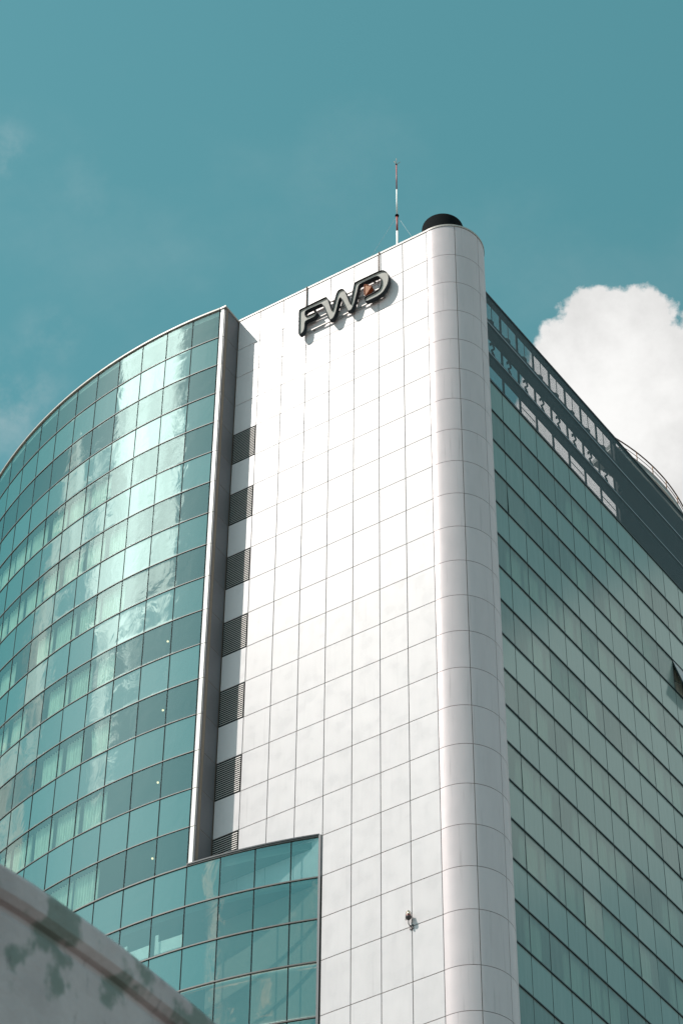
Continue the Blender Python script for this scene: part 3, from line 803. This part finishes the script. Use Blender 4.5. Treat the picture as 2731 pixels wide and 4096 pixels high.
flue = lathe('roof_flue', [(0.83, 0.0), (0.845, 1.94), (0.835, 1.99), (0.80, 2.0), (0.78, 1.9), (0.70, 0.6), (0.0, 0.6)], 'black_steel', None, (-0.10, 1.5, GZ - 0.05), 40)
tag(flue, 'wide round black flue on the roof above the rounded corner', 'flue')

# ------------------------------------------------------------------ obstruction lamp on the wall
lamp = bpy.data.objects.new('warning_lamp', None); COL.objects.link(lamp); lamp.location = (-1.118, 0.0, zr(20) - 0.02)
tag(lamp, 'small caged warning lamp on a bent bracket on the white panels', 'lamp')
boxes('base_plate', [(-0.075, 0.06, -0.03, -0.001, -0.10, 0.06)], 'lamp_iron', lamp)
tube('bracket_arm', [(0.0, -0.03, -0.03), (-0.02, -0.085, -0.02), (-0.035, -0.135, 0.03), (-0.04, -0.145, 0.10), (-0.04, -0.145, 0.20)], 0.016, 'lamp_iron', lamp, 8)
L0 = (-0.04, -0.145, 0.19)
lathe('lamp_housing', [(0.0, 0.0), (0.035, 0.0), (0.07, 0.05), (0.095, 0.085), (0.10, 0.11), (0.085, 0.125), (0.0, 0.125)], 'lamp_iron', lamp, L0, 18)
lathe('red_band', [(0.072, 0.12), (0.078, 0.15), (0.078, 0.19), (0.07, 0.20)], 'lamp_red', lamp, L0, 18)
lathe('lens', [(0.068, 0.125), (0.068, 0.26), (0.055, 0.31), (0.03, 0.34), (0.0, 0.35)], 'lamp_glass', lamp, L0, 18)
for i in range(4):
    a = R(20 + 90 * i); c, s_ = math.cos(a), math.sin(a)
    tube('guard_wire', [(L0[0] + c * r_, L0[1] + s_ * r_, L0[2] + z) for r_, z in ((0.088, 0.12), (0.084, 0.26), (0.06, 0.335), (0.0, 0.37))], 0.006, 'lamp_iron', lamp, 5)
boxes('clamp_lug', [(0.05, 0.095, -0.16, -0.13, 0.28, 0.315), (-0.15, -0.13, -0.16, -0.13, 0.22, 0.27)], 'lamp_iron', lamp)

# ------------------------------------------------------------------ mouldy wall close to the camera
HW = 6.0
base = [(-0.885, 0.66), (-0.842, 0.84), (-0.819, 0.940), (-0.812, 0.976), (-0.805, 1.03), (-0.8025, 1.063), (-0.799, 1.128), (-0.797, 1.25), (-0.797, 1.45), (-0.80, 1.8)]
def smooth_path(B, n=8):
    out = []
    for i in range(len(B) - 1):
        p0, p1, p2, p3 = B[max(i - 1, 0)], B[i], B[i + 1], B[min(i + 2, len(B) - 1)]
        for s in range(n):
            t = s / n
            out.append(tuple(0.5 * ((2 * p1[c]) + (-p0[c] + p2[c]) * t + (2 * p0[c] - 5 * p1[c] + 4 * p2[c] - p3[c]) * t * t + (-p0[c] + 3 * p1[c] - 3 * p2[c] + p3[c]) * t ** 3) for c in (0, 1)))
    return out + [B[-1]]
pts = smooth_path(base)
wp = []
for i, (x, y) in enumerate(pts):
    a, b = pts[max(i - 1, 0)], pts[min(i + 1, len(pts) - 1)]
    dx, dy = b[0] - a[0], b[1] - a[1]; l = math.hypot(dx, dy)
    wp.append((CAM.x + x * HW, CAM.y + y * HW, dy / l, -dx / l))
zt = CAM.z + HW
wallp = [(0.0, zt), (0.008, zt - 0.02), (0.008, zt - 0.10), (-0.012, zt - 0.125), (-0.035, zt - 0.13), (-0.037, zt - 0.15), (-0.028, zt - 0.165), (-0.025, zt - 0.18), (-0.022, 0.0), (-0.45, 0.0), (-0.45, zt), (-0.2, zt + 0.02)]
fw = sweep('boundary_wall', wp, wallp, 'mouldy_render', None)
tag(fw, 'grey rendered wall head with green mould patches, blurred close to the camera', 'wall')
